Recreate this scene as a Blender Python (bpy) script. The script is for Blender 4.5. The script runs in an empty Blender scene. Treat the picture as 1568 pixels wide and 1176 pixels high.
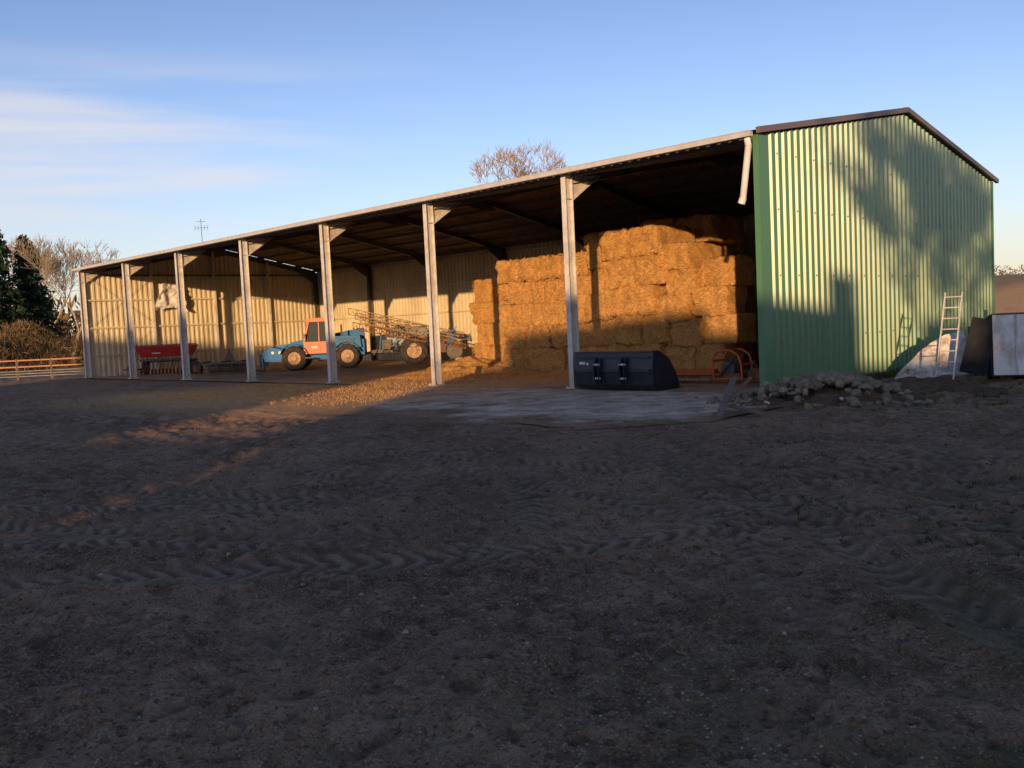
import bpy, math, random
import numpy as np
from mathutils import Vector, Matrix
random.seed(7); rng=np.random.default_rng(11)
sc=bpy.context.scene
D2R=math.radians
# ------------------------------------------------------------------ materials
def mat(name,c1,c2=None,rough=0.8,metal=0.0,scale=4.0,bump=0.0,bscale=30.0,detail=4,stretch=(1,1,1),spec=0.3,lo=0.35,hi=0.65,dirt=None,dscale=1.2,damt=0.5,bdist=.03):
    m=bpy.data.materials.new(name); m.use_nodes=True
    nt=m.node_tree; N=nt.nodes; Lk=nt.links
    b=N['Principled BSDF']; b.inputs['Roughness'].default_value=rough; b.inputs['Metallic'].default_value=metal
    b.inputs['Specular IOR Level'].default_value=spec
    c2=c2 or c1
    tc=N.new('ShaderNodeTexCoord'); mp=N.new('ShaderNodeMapping'); mp.inputs['Scale'].default_value=stretch
    Lk.new(tc.outputs['Object'],mp.inputs['Vector'])
    n=N.new('ShaderNodeTexNoise'); n.inputs['Scale'].default_value=scale; n.inputs['Detail'].default_value=detail; n.inputs['Roughness'].default_value=0.65
    Lk.new(mp.outputs['Vector'],n.inputs['Vector'])
    r=N.new('ShaderNodeValToRGB'); r.color_ramp.elements[0].position=lo; r.color_ramp.elements[1].position=hi
    r.color_ramp.elements[0].color=(*c1,1); r.color_ramp.elements[1].color=(*c2,1)
    Lk.new(n.outputs['Fac'],r.inputs['Fac'])
    out=r.outputs['Color']
    if dirt:
        n3=N.new('ShaderNodeTexNoise'); n3.inputs['Scale'].default_value=dscale; n3.inputs['Detail'].default_value=5; n3.inputs['Roughness'].default_value=.7
        Lk.new(tc.outputs['Object'],n3.inputs['Vector'])
        r3=N.new('ShaderNodeMapRange'); r3.inputs[1].default_value=.45; r3.inputs[2].default_value=.7; r3.inputs[4].default_value=damt
        Lk.new(n3.outputs['Fac'],r3.inputs[0])
        mx=N.new('ShaderNodeMix'); mx.data_type='RGBA'; Lk.new(r3.outputs[0],mx.inputs[0]); Lk.new(out,mx.inputs[6]); mx.inputs[7].default_value=(*dirt,1)
        out=mx.outputs[2]
    Lk.new(out,b.inputs['Base Color'])
    if bump>0:
        n2=N.new('ShaderNodeTexNoise'); n2.inputs['Scale'].default_value=bscale; n2.inputs['Detail'].default_value=5; n2.inputs['Roughness'].default_value=.7
        Lk.new(mp.outputs['Vector'],n2.inputs['Vector'])
        bp=N.new('ShaderNodeBump'); bp.inputs['Strength'].default_value=bump; bp.inputs['Distance'].default_value=bdist
        Lk.new(n2.outputs['Fac'],bp.inputs['Height']); Lk.new(bp.outputs['Normal'],b.inputs['Normal'])
    return m
M={}
M['green']=mat('green_sheet',(.085,.215,.095),(.105,.25,.115),.36,0,.8,.05,3,stretch=(1,1,.15),spec=.75,dirt=(.10,.19,.10),dscale=.7,damt=.5)
M['greentrim']=mat('green_trim',(.08,.21,.095),rough=.4,spec=.6)
M['beige']=mat('beige_sheet',(.60,.52,.36),(.70,.61,.42),.55,0,.8,.05,4,stretch=(1,1,.2),dirt=(.34,.29,.2),dscale=.5,damt=.5)
M['roof']=mat('roof_sheet',(.24,.165,.13),(.32,.23,.18),.8,0,1.5,.05,5,dirt=(.09,.06,.045))
M['brown']=mat('brown_trim',(.16,.12,.105),rough=.5)
M['steel']=mat('galvanised_steel',(.54,.52,.48),(.68,.66,.61),.5,.0,7,.05,30,spec=.5,dirt=(.34,.28,.2),dscale=1.6,damt=.7)
M['dsteel']=mat('dark_steel',(.10,.09,.08),(.15,.135,.12),.65,.2,6,.1,30)
M['gutter']=mat('gutter_zinc',(.48,.47,.45),(.58,.57,.55),.5,.1,5)
M['straw']=mat('straw',(.30,.14,.04),(.95,.54,.18),.95,0,13,1.0,34,detail=6,stretch=(.8,.8,2.4),lo=.3,hi=.66,dirt=(.34,.17,.06),dscale=2.2,damt=.7,bdist=.06)
M['strand']=mat('straw_strand',(.5,.27,.09),(.82,.48,.17),.9,0,3)
M['blue']=mat('blue_paint',(.003,.13,.36),(.005,.16,.42),.5,0,3,dirt=(.05,.09,.12),dscale=3,damt=.3,spec=.25)
M['orange']=mat('orange_paint',(.60,.10,.025),(.68,.14,.03),.45,0,3,dirt=(.22,.1,.06),dscale=3,damt=.6,spec=.5)
M['hub']=mat('wheel_hub_paint',(.42,.26,.15),(.5,.32,.2),.6,0,5,dirt=(.15,.1,.07),dscale=6,damt=.8)
M['red']=mat('red_paint',(.42,.02,.02),(.50,.03,.03),.4,0,3,dirt=(.15,.06,.05),dscale=3,damt=.4,spec=.5)
M['black']=mat('black_paint',(.012,.016,.028),(.02,.026,.045),.4,0,3,.1,10,spec=.5,dirt=(.06,.05,.045),dscale=4,damt=.5)
M['blackm']=mat('matt_black_sheet',(.012,.013,.016),(.022,.023,.026),.8,0,3,.1,10,spec=.15)
M['tyre']=mat('tyre_rubber',(.025,.024,.022),(.07,.055,.045),.9,0,6,.3,20)
M['glass']=mat('cab_glass',(.05,.07,.08),rough=.08,spec=.8)
M['white']=mat('white_paint',(.62,.62,.6),(.75,.75,.73),.5,0,3,dirt=(.42,.36,.30),dscale=2.5,damt=.6)
M['sheetw']=mat('rusty_white_sheet',(.66,.62,.55),(.76,.73,.67),.6,0,3,.4,9,dirt=(.20,.085,.035),dscale=3.2,damt=1.0)
M['yellow']=mat('boom_paint',(.27,.17,.075),(.36,.24,.12),.6,dirt=(.16,.10,.06),dscale=4,damt=.9)
M['panelw']=mat('stained_white_panel',(.68,.67,.64),(.80,.79,.76),.6,0,2,.1,10,dirt=(.34,.28,.22),dscale=2.2,damt=.75,stretch=(1,1,.3))
M['tank']=mat('tank_plastic',(.22,.33,.33),(.3,.4,.4),.5,dirt=(.2,.16,.1),dscale=2,damt=.6)
M['rust']=mat('rust',(.16,.06,.03),(.3,.14,.07),.9,0,6,.5,20)
M['wood']=mat('weathered_wood',(.15,.11,.08),(.26,.2,.15),.9,0,3,.5,20,stretch=(8,8,1))
M['stone']=mat('rubble_stone',(.15,.115,.08),(.36,.29,.20),.95,0,4,.7,14,dirt=(.07,.065,.035),dscale=3,damt=.6)
M['gravel']=mat('gravel_stone',(.22,.165,.12),(.45,.37,.28),.95,0,7,.0,40,detail=2)
M['clod']=mat('mud_clod',(.10,.062,.04),(.20,.13,.085),.95,0,6,.0,40,detail=2)
M['bark']=mat('bark',(.30,.21,.11),(.42,.31,.17),.95,0,4)
M['barkl']=mat('pale_bark',(.28,.22,.15),(.40,.33,.24),.95,0,4)
M['conif']=mat('conifer_needles',(.012,.028,.014),(.03,.06,.025),.9,0,1.2,lo=.3,hi=.7)
M['brush']=mat('brush_twigs',(.12,.08,.04),(.22,.15,.07),.95,0,1)
M['grass']=mat('grass_blades',(.05,.06,.025),(.13,.12,.05),.9,0,1)
M['leaf']=mat('dead_leaf',(.12,.045,.02),(.24,.10,.04),.8,0,9)
M['fence']=mat('fence_rail_paint',(.38,.17,.09),(.45,.22,.13),.8,0,3)
M['wallst']=mat('rendered_wall',(.4,.35,.28),(.5,.44,.35),.95,0,2)
M['tile']=mat('roof_tile',(.16,.07,.045),(.24,.11,.07),.9,0,5)
M['leafd']=mat('ivy_leaves',(.03,.06,.02),(.06,.09,.03),.7)
# ------------------------------------------------------------------ mesh builder
class MB:
    def __init__(s): s.v=[];s.f=[];s.m=[];s.mats=[]
    def mi(s,k):
        if k not in s.mats: s.mats.append(k)
        return s.mats.index(k)
    def add(s,vs,fs,k):
        o=len(s.v); s.v+= [tuple(p) for p in vs]; i=s.mi(k)
        for f in fs: s.f.append(tuple(o+q for q in f)); s.m.append(i)
    def box(s,c,d,k,rot=None,taper=1.0,tapery=None):
        ty=taper if tapery is None else tapery
        vs=[]
        for z in (-1,1):
            for x,y in ((-1,-1),(1,-1),(1,1),(-1,1)):
                tx=taper if z>0 else 1; t2=ty if z>0 else 1
                p=Vector((x*d[0]/2*tx,y*d[1]/2*t2,z*d[2]/2))
                if rot: p=rot@p
                vs.append(p+Vector(c))
        s.add(vs,[(3,2,1,0),(4,5,6,7),(0,1,5,4),(1,2,6,5),(2,3,7,6),(3,0,4,7)],k)
    def beam(s,a,b,w,h,k,up=Vector((0,0,1))):
        a=Vector(a);b=Vector(b);d=(b-a);l=d.length;d.normalize()
        if abs(d.dot(up))>.98: up=Vector((0,1,0))
        x=d.cross(up).normalized(); y=x.cross(d).normalized()
        vs=[]
        for p in (a,b):
            for i,j in ((-1,-1),(1,-1),(1,1),(-1,1)): vs.append(p+x*i*w/2+y*j*h/2)
        s.add(vs,[(0,1,2,3),(7,6,5,4),(0,4,5,1),(1,5,6,2),(2,6,7,3),(3,7,4,0)],k)
    def cyl(s,a,b,r0,r1,k,n=10,caps=True):
        a=Vector(a);b=Vector(b);d=(b-a).normalized(); up=Vector((0,0,1)) if abs(d.z)<.95 else Vector((1,0,0))
        x=d.cross(up).normalized(); y=x.cross(d).normalized(); vs=[]
        for p,r in ((a,r0),(b,r1)):
            for i in range(n):
                t=2*math.pi*i/n; vs.append(p+x*math.cos(t)*r+y*math.sin(t)*r)
        fs=[(i,(i+1)%n,n+(i+1)%n,n+i) for i in range(n)]
        if caps: fs+=[tuple(range(n))[::-1],tuple(range(n,2*n))]
        s.add(vs,fs,k)
    def path(s,pts,r,k,n=8):
        for a,b in zip(pts[:-1],pts[1:]): s.cyl(a,b,r,r,k,n)
    def prism(s,poly,a,b,k):
        d=Vector(b)-Vector(a); n=len(poly)
        vs=[Vector(p) for p in poly]+[Vector(p)+d for p in poly]
        fs=[tuple(range(n))[::-1],tuple(range(n,2*n))]+[(i,(i+1)%n,n+(i+1)%n,n+i) for i in range(n)]
        s.add(vs,fs,k)
    def wheel(s,c,ax,r,w,hub='hub'):
        c=Vector(c);ax=Vector(ax).normalized()
        n=28; up=Vector((0,0,1)); x=ax.cross(up).normalized(); prof=[(-.5,.55),(-.5,.86),(-.42,.96),(-.3,1.0),(.3,1.0),(.42,.96),(.5,.86),(.5,.55)]
        vs=[];fs=[]
        for i in range(n):
            t=2*math.pi*i/n; dr=x*math.cos(t)+up*math.sin(t)
            for q,rr in prof: vs.append(c+ax*q*w+dr*rr*r)
        m=len(prof)
        for i in range(n):
            for j in range(m-1):
                a=i*m+j;b=((i+1)%n)*m+j; fs.append((a,b,b+1,a+1))
        s.add(vs,fs,'tyre')
        for i in range(n):
            t=2*math.pi*(i+.5)/n; dr=x*math.cos(t)+up*math.sin(t); tg=-x*math.sin(t)+up*math.cos(t)
            sd=1 if i%2 else -1
            s.beam(c+dr*r*1.01+ax*sd*w*.45+tg*.05,c+dr*r*1.01-tg*.03,.05*r+.01,.05*r+.01,'tyre',up=dr)
        s.cyl(c-ax*w*.30,c+ax*w*.30,r*.56,r*.56,hub,20)
        for sg in (-1,1):
            s.cyl(c+ax*sg*w*.30,c+ax*sg*w*.44,r*.3,r*.2,hub,12)
            for i in range(8):
                t=2*math.pi*i/8; dr=x*math.cos(t)+up*math.sin(t); s.cyl(c+dr*r*.4+ax*sg*w*.30,c+dr*r*.4+ax*sg*w*.35,.025,.025,'dsteel',5)
    def obj(s,name,parent=None,smooth=False,M0=None,bevel=0):
        me=bpy.data.meshes.new(name); vs=s.v
        me.from_pydata(vs,[],s.f)
        for k in s.mats: me.materials.append(M[k])
        me.polygons.foreach_set('material_index',s.m)
        if smooth: me.polygons.foreach_set('use_smooth',[True]*len(s.f))
        me.update()
        o=bpy.data.objects.new(name,me); sc.collection.objects.link(o)
        if parent: o.parent=parent
        if M0 is not None: o.matrix_local=M0
        if bevel:
            b=o.modifiers.new('bevel','BEVEL'); b.width=bevel; b.segments=2; b.limit_method='ANGLE'; b.angle_limit=D2R(50)
        return o
def empty(name,loc=(0,0,0),rz=0):
    e=bpy.data.objects.new(name,None); sc.collection.objects.link(e); e.location=loc; e.rotation_euler=(0,0,rz); e.empty_display_size=.3
    return e
def npmesh(name,V,Fc,matk,parent=None,smooth=False,mats=None,mi=None,attrs=None):
    me=bpy.data.meshes.new(name); V=np.asarray(V,dtype=np.float32); Fc=np.asarray(Fc,dtype=np.int32); k=Fc.shape[1]
    me.vertices.add(len(V)); me.vertices.foreach_set('co',V.ravel())
    me.loops.add(Fc.size); me.loops.foreach_set('vertex_index',Fc.ravel())
    me.polygons.add(len(Fc)); me.polygons.foreach_set('loop_start',np.arange(len(Fc),dtype=np.int32)*k)
    try: me.polygons.foreach_set('loop_total',np.full(len(Fc),k,dtype=np.int32))
    except Exception: pass
    for q in (mats or [matk]): me.materials.append(M[q])
    if mi is not None: me.polygons.foreach_set('material_index',np.asarray(mi,dtype=np.int32))
    me.polygons.foreach_set('use_smooth',np.full(len(Fc),smooth,dtype=bool))
    me.update(calc_edges=True)
    for an,av in (attrs or {}).items():
        at_=me.attributes.new(an,'FLOAT','POINT'); at_.data.foreach_set('value',np.asarray(av,dtype=np.float32).ravel())
    o=bpy.data.objects.new(name,me); sc.collection.objects.link(o)
    if parent: o.parent=parent
    return o
# ------------------------------------------------------------------ noise
def vn(x,y,seed=0):
    x=np.asarray(x,float);y=np.asarray(y,float)
    xi=np.floor(x).astype(np.int64); yi=np.floor(y).astype(np.int64); xf=x-xi; yf=y-yi
    def h(a,b):
        q=(a*374761393+b*668265263+seed*974634777)&0xffffffff
        q=((q^(q>>13))*1274126177)&0xffffffff
        q=(q^(q>>16))&0xffffffff
        return q/4294967295.0
    u=xf*xf*xf*(xf*(xf*6-15)+10); v=yf*yf*yf*(yf*(yf*6-15)+10)
    return (h(xi,yi)*(1-u)+h(xi+1,yi)*u)*(1-v)+(h(xi,yi+1)*(1-u)+h(xi+1,yi+1)*u)*v-.5
def fbm(x,y,o,seed=0,g=.5):
    r=0;a=1
    for i in range(o):
        r=r+a*vn(x,y,seed+i*17); x,y=(x*.8-y*.6)*2.03+7.1,(x*.6+y*.8)*2.03+3.7;a*=g
    return r
def sst(a,b,x):
    t=np.clip((x-a)/(b-a),0,1); return t*t*(3-2*t)
CAM=np.array([11.207,-19.473,1.914])
TR=[(-18,-34,31.0),(-18,-34,32.9),(30,14,34.5),(30,14,36.3),(2,-60,47.5),(2,-60,49.4),(-30,10,41),(-30,10,42.9),(20,-45,34),(20,-45,35.8),(-5,-2,13.5),(-5,-2,15.4),(40,-50,52),(40,-50,53.9),(0,40,50.5),(0,40,52.4),(-10,-70,60),(-10,-70,61.9),(60,20,58),(60,20,59.9)]
def gz(X,Y,full=False):
    X=np.asarray(X,float);Y=np.asarray(Y,float)
    r=np.hypot(X-CAM[0],Y-CAM[1])
    dx=np.maximum(np.maximum(-43-X,X-1.2),0); dy=np.maximum(np.maximum(-6.0-Y,Y-16),0)
    fl=1-sst(0,3,np.hypot(dx,dy))
    fine=.045*fbm(X*7,Y*7,3,9,.6)
    n=.12*fbm(X*.35,Y*.35,3,1)+.08*fbm(X*1.7,Y*1.7,3,5,.55)+fine
    cl=.05*np.maximum(0,fbm(X*10,Y*10,2,31))*sst(-.15,.15,fbm(X*.9,Y*.9,2,3))
    n=n+cl
    t=0;mk=0*X;lg=0*X
    for i,(a,b,R) in enumerate(TR):
        d=np.hypot(X-a,Y-b)-R; d=d+.12*vn(X*.3,Y*.3,50+i); th=np.arctan2(Y-b,X-a)*R
        w=np.exp(-(d/.27)**4); brk=sst(-.12,.3,fbm(th*.25+i*9,d*0+i,3,70+i)+.08)
        lug=np.sin((th+np.abs(d)*.9+.06*vn(X*4,Y*4,7))*2*math.pi/.21)
        t=t+brk*w*(-.024+.012*lug)+brk*.02*np.exp(-((np.abs(d)-.40)/.11)**2)
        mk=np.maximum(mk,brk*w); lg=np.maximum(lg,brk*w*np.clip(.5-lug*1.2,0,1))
    n=n*(1-.35*mk)+t*(1-sst(30,45,r))
    z=n*(1-fl*.93)-.03*fl
    z=z+.22*sst(3.5,9,Y)*sst(1.2,4.5,X)*(1-sst(40,60,r))
    az=np.degrees(np.arctan2(X-CAM[0],Y-CAM[1]))
    z=z+sst(45,170,r)*5.8*sst(-34,-20,az)*(1-sst(60,120,az))+ sst(150,700,r)*3*sst(-34,-20,az)*(1-sst(60,120,az))
    z=z+sst(250,900,r)*10*(1-sst(-34,-20,az))*sst(-110,-80,az)*(.5+vn(az*.1,az*0,4))
    if full: return z,mk,np.clip(.5+(fine+cl)/.09,0,1),lg
    return z
# ------------------------------------------------------------------ ground sheet
az0=-45.4
fine=np.arange(-36,36.01,.14); A=np.concatenate([np.arange(-180,-36,3.0),fine,np.arange(38,180,3.0)])
A=np.radians(az0+A)
Rr=[.0,.6,1.2,1.9]
r=2.4
while r<45: Rr.append(r); r*=1.0068 if r>3 else 1.01
while r<4000: Rr.append(r); r*=1.045
Rr=np.array(Rr)
RR,AA=np.meshgrid(Rr,A,indexing='ij')
X=CAM[0]+RR*np.sin(AA);Y=CAM[1]+RR*np.cos(AA);Z,MK,HG,LG=gz(X,Y,True)
nr,na=X.shape
V=np.stack([X,Y,Z],-1).reshape(-1,3)
I=np.arange(nr-1)[:,None]*na; J=np.arange(na)[None,:]; J2=(J+1)%na
Fc=np.stack([I+J,I+J2,I+na+J2,I+na+J],-1).reshape(-1,4)[:, ::-1]
class SH:
    def __init__(s,nt,P): s.N=nt.nodes;s.L=nt.links;s.P=P
    def noise(s,sc_,d=5,rg=.6,vec=None,dist=0):
        n=s.N.new('ShaderNodeTexNoise'); n.inputs['Scale'].default_value=sc_;n.inputs['Detail'].default_value=d;n.inputs['Roughness'].default_value=rg; n.inputs['Distortion'].default_value=dist
        s.L.new(vec or s.P,n.inputs['Vector']); return n.outputs['Fac']
    def mr(s,x,a,b_,c=0,d=1):
        n=s.N.new('ShaderNodeMapRange'); n.interpolation_type='SMOOTHSTEP'
        s.L.new(x,n.inputs[0]); n.inputs[1].default_value=a;n.inputs[2].default_value=b_;n.inputs[3].default_value=c;n.inputs[4].default_value=d; return n.outputs[0]
    def mix(s,f,a,b_,bt='MIX'):
        n=s.N.new('ShaderNodeMix'); n.data_type='RGBA'; n.blend_type=bt
        if isinstance(f,float): n.inputs[0].default_value=f
        else: s.L.new(f,n.inputs[0])
        for i,q in ((6,a),(7,b_)):
            if isinstance(q,tuple): n.inputs[i].default_value=(*q,1)
            else: s.L.new(q,n.inputs[i])
        return n.outputs[2]
    def mth(s,op,a,b_=None):
        n=s.N.new('ShaderNodeMath'); n.operation=op
        for i,q in enumerate((a,b_)):
            if q is None: continue
            if isinstance(q,(int,float)): n.inputs[i].default_value=q
            else: s.L.new(q,n.inputs[i])
        return n.outputs[0]
    def attr(s,nm):
        n=s.N.new('ShaderNodeAttribute'); n.attribute_name=nm; return n.outputs['Fac']
def ground_mat(name,kind):
    gm=bpy.data.materials.new(name); gm.use_nodes=True; nt=gm.node_tree
    b=nt.nodes['Principled BSDF']; b.inputs['Roughness'].default_value=.93; b.inputs['Specular IOR Level'].default_value=.15
    geo=nt.nodes.new('ShaderNodeNewGeometry'); s=SH(nt,geo.outputs['Position'])
    sep=nt.nodes.new('ShaderNodeSeparateXYZ'); nt.links.new(s.P,sep.inputs[0]); X,Y=sep.outputs[0],sep.outputs[1]
    c=s.mix(s.mr(s.noise(.5,6,.65),.38,.64),(.155,.083,.045),(.32,.195,.115))
    c=s.mix(s.mr(s.noise(4.5,5,.7),.45,.68,0,.8),c,(.41,.28,.18))
    c=s.mix(s.mr(s.noise(60,3,.8),.50,.66,0,.8),c,(.54,.41,.29)); c=s.mix(s.mr(s.noise(27,4,.8),.5,.36,0,.75),c,(.055,.033,.02))
    # strip before the open bays: low sunlight painted into the dust and straw colour
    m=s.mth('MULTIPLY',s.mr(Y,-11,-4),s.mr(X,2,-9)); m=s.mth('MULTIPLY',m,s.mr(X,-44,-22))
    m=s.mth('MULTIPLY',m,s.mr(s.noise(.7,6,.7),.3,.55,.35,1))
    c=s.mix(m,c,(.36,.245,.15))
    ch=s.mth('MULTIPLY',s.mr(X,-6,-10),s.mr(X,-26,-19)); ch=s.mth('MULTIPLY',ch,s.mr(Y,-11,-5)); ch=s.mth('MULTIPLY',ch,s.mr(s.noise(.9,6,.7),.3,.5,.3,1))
    sunlit_chaff=s.mix(s.mr(s.noise(30,4,.7),.35,.65),(.55,.29,.11),(.92,.58,.27))  # straw litter brightened to carry the band of sunlight in its colour
    if kind=='mud':
        c=s.mix(s.mth('MULTIPLY',s.attr('trk'),.6),c,(.41,.29,.20)); c=s.mix(s.mth('MULTIPLY',s.attr('lug'),.65),c,(.08,.047,.03))  # pale tracks and dark lugs: relief light and shade put into the colour
        c=s.mix(s.mr(s.attr('hgt'),.5,.1,0,.6),c,(.075,.048,.032))  # hollows darkened in the colour, standing in for shade between the bumps
        gx=s.mr(s.mth('ADD',X,s.mth('MULTIPLY',Y,.15)),4.0,9,0,.6)
        gx=s.mth('MULTIPLY',gx,s.mr(s.noise(.8,5,.6),.42,.6))
        c=s.mix(gx,c,(.095,.105,.05))
        dist=nt.nodes.new('ShaderNodeVectorMath'); dist.operation='DISTANCE'; nt.links.new(s.P,dist.inputs[0]); dist.inputs[1].default_value=tuple(CAM)
        far=s.mr(dist.outputs['Value'],55,75)
        fc=s.mix(s.mr(s.noise(.05,4),.4,.6),(.36,.22,.12),(.30,.23,.12))
        c=s.mix(far,c,fc)
        hh=s.mth('ADD',s.noise(9,6,.72),s.mth('MULTIPLY',s.noise(50,4,.7),.6)); st=1.0
    else:
        pale=s.mix(s.mr(s.noise(1.3,5,.7),.4,.65),(.47,.37,.27),(.74,.62,.47))
        e=s.attr('edge')
        k=s.mth('ADD',s.noise(.9,6,.72),s.mth('MULTIPLY',e,.30))
        f=s.mr(k,.46,.68)
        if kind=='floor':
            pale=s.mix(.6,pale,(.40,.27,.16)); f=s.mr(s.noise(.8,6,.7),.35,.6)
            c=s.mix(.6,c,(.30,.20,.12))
        c=s.mix(f,c,pale)
        c=s.mix(s.mr(s.noise(14,5,.75),.5,.68,0,.5),c,(.14,.09,.06))
        if kind=='conc': c=s.mix(s.mr(s.noise(.55,5,.75),.52,.64,0,.7),c,(.17,.11,.07))
        hh=s.mth('ADD',s.noise(6,6,.72),s.mth('MULTIPLY',s.noise(50,4,.7),.4)); st=.7
    c=s.mix(s.mth('MULTIPLY',ch,.85 if kind!='conc' else .45),c,sunlit_chaff)
    nt.links.new(c,b.inputs['Base Color'])
    bp=nt.nodes.new('ShaderNodeBump'); bp.inputs['Strength'].default_value=st; bp.inputs['Distance'].default_value=.035
    nt.links.new(hh,bp.inputs['Height']); nt.links.new(bp.outputs['Normal'],b.inputs['Normal'])
    return gm
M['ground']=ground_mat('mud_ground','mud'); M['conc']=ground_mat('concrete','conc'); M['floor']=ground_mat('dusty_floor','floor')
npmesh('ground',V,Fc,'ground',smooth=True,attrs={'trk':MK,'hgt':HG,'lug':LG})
# ------------------------------------------------------------------ shed
H=6.0;W=15.2;YR=8.0;HR=7.42;L=6.0;XL=-42.0
shed=empty('farm_shed')
def roofz(y): return H+(HR-H)*(y/YR) if y<YR else H+(HR-H)*((W-y)/(W-YR))
def corr(t0,t1,per=.25,dep=.035):
    out=[];t=t0
    while t<t1-1e-6:
        for f,d in ((0,0),(.34,0),(.46,dep),(.88,dep)):
            q=t+f*per
            if q<t1: out.append((q,d))
        t+=per
    out.append((t1,0)); return out
def sheet(name,pts,fn0,fn1,k):
    mb=MB(); vs=[];n=len(pts)
    for p in pts: vs+= [fn0(*p),fn1(*p)]
    mb.add(vs,[(2*i,2*i+2,2*i+3,2*i+1) for i in range(n-1)],k); return mb.obj(name,shed)
pp=corr(0.22,W,.30,.055)
def addpk(pp,t):
    pp=pp+[(t,[d for q,d in pp if q<=t][-1])]; return sorted(pp)
pp=addpk(pp,YR)
sheet('gable_wall_outer_cladding',pp,lambda t,d:(.02+d,t,-.1),lambda t,d:(.02+d,t,roofz(t)-.02),'green')
sheet('gable_wall_inner_cladding',pp,lambda t,d:(-.03+d*.0,t,-.1),lambda t,d:(-.03,t,roofz(t)-.05),'beige')
mb=MB(); mb.box((.0,.0,2.93),(.14,.46,6.06),'greentrim'); mb.box((.03,W+.02,2.95),(.14,.1,6.1),'greentrim')
for y in range(0,15):
    for z in (1.2,2.75,4.3,5.6): mb.box((.082,.6+y*.9,z),(.012,.03,.03),'dsteel')
mb.obj('gable_corner_flashing_and_screws',shed)
pl=addpk(corr(0.0,W,.30,.05),YR)
sheet('far_gable_cladding',pl,lambda t,d:(XL-.12-d,t,-.05),lambda t,d:(XL-.12-d,t,roofz(t)+.03),'beige')
sheet('back_wall_cladding',corr(XL-.1,0,.30,.05),lambda t,d:(t,W+.1+d,-.05),lambda t,d:(t,W+.1+d,H+.07),'beige')
pr=corr(XL-.2,.12,.30,.05)
sheet('roof_front_slope',pr,lambda t,d:(t,-.32,H-.0+d),lambda t,d:(t,YR,HR+.06+d),'roof')
sheet('roof_back_slope',pr,lambda t,d:(t,YR,HR+.06+d),lambda t,d:(t,W+.35,H+d),'roof')
mb=MB()
mb.beam((.14,-.34,H+.03),(.14,YR,HR+.10),.10,.14,'brown'); mb.beam((.14,YR,HR+.10),(.14,W+.37,H+.03),.10,.14,'brown')
mb.beam((XL-.22,-.3,H+.02),(XL-.22,YR,HR+.08),.06,.14,'brown')
mb.beam((XL-.2,YR,HR+.13),(.18,YR,HR+.13),.4,.03,'brown')
mb.obj('verge_and_ridge_trim',shed)
mb=MB()
mb.box((XL/2-.05,-.40,H-.09),(-XL+.1,.13,.012),'gutter')
mb.box((XL/2-.05,-.465,H-.035),(-XL+.1,.012,.12),'gutter'); mb.box((XL/2-.05,-.335,H-.03),(-XL+.1,.012,.10),'gutter')
mb.box((.0,-.40,H-.035),(.012,.118,.10),'gutter'); mb.box((XL-.1,-.40,H-.035),(.012,.118,.10),'gutter')
mb.cyl((XL,-.465,H+.03),(0,-.465,H+.03),.014,.014,'gutter',6)
x=XL
while x<0: mb.box((x,-.40,H+.035),(.03,.14,.006),'gutter'); x+=1
mb.obj('gutter',shed)
mb=MB()
mb.cyl((-.12,-.38,H-.12),(-.10,-.36,H-.30),.075,.075,'white',14); mb.cyl((-.10,-.36,H-.28),(-.40,-.16,H-1.42),.075,.075,'white',14)
mb.cyl((-.40,-.16,H-1.42),(-.45,-.16,H-1.55),.085,.085,'white',14)
mb.cyl((-.13,.36,.05),(-.13,.36,2.75),.05,.05,'white',12)
mb.obj('broken_downpipe',shed)
def ibeam(mb,a,b,fw,d,k,axis_d,tf=.014,tw=.01):
    a=Vector(a);b=Vector(b);ad=Vector(axis_d).normalized(); l=(b-a).normalized(); ad=(ad-l*ad.dot(l)).normalized(); s=l.cross(ad).normalized()
    def slab(off,wd,th):
        vs=[]
        for p in (a,b):
            q=p+ad*off
            for i,j in ((-1,-1),(1,-1),(1,1),(-1,1)): vs.append(q+s*i*wd/2+ad*j*th/2)
        mb.add(vs,[(0,1,2,3),(7,6,5,4),(0,4,5,1),(1,5,6,2),(2,6,7,3),(3,7,4,0)],k)
    slab(-d/2+tf/2,fw,tf); slab(d/2-tf/2,fw,tf); slab(0,tw,d-2*tf-.002)
for k in range(1,8):
    x=-L*k; mb=MB()
    ibeam(mb,(x,0,.02),(x,0,H-.08),.17,.30,'steel',(0,1,0))
    mb.box((x,0,.035),(.34,.44,.03),'steel')
    for i in (-1,1):
        for j in (-1,1): mb.cyl((x+i*.12,j*.185,.04),(x+i*.12,j*.185,.10),.015,.015,'steel',6)
    mb.prism([(x-.006,.15,H-.75),(x-.006,.15,H-.12),(x-.006,1.35,H+.03)],(0,0,0),(.012,0,0),'steel')
    mb.beam((x,.15,H-.76),(x,1.38,H+.02),.17,.014,'steel')
    mb.box((x,.0,H-.72),(.16,.27,.014),'steel'); mb.box((x,.0,H-.1),(.2,.3,.014),'steel')
    mb.obj('front_column_%d'%k,shed)
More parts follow.
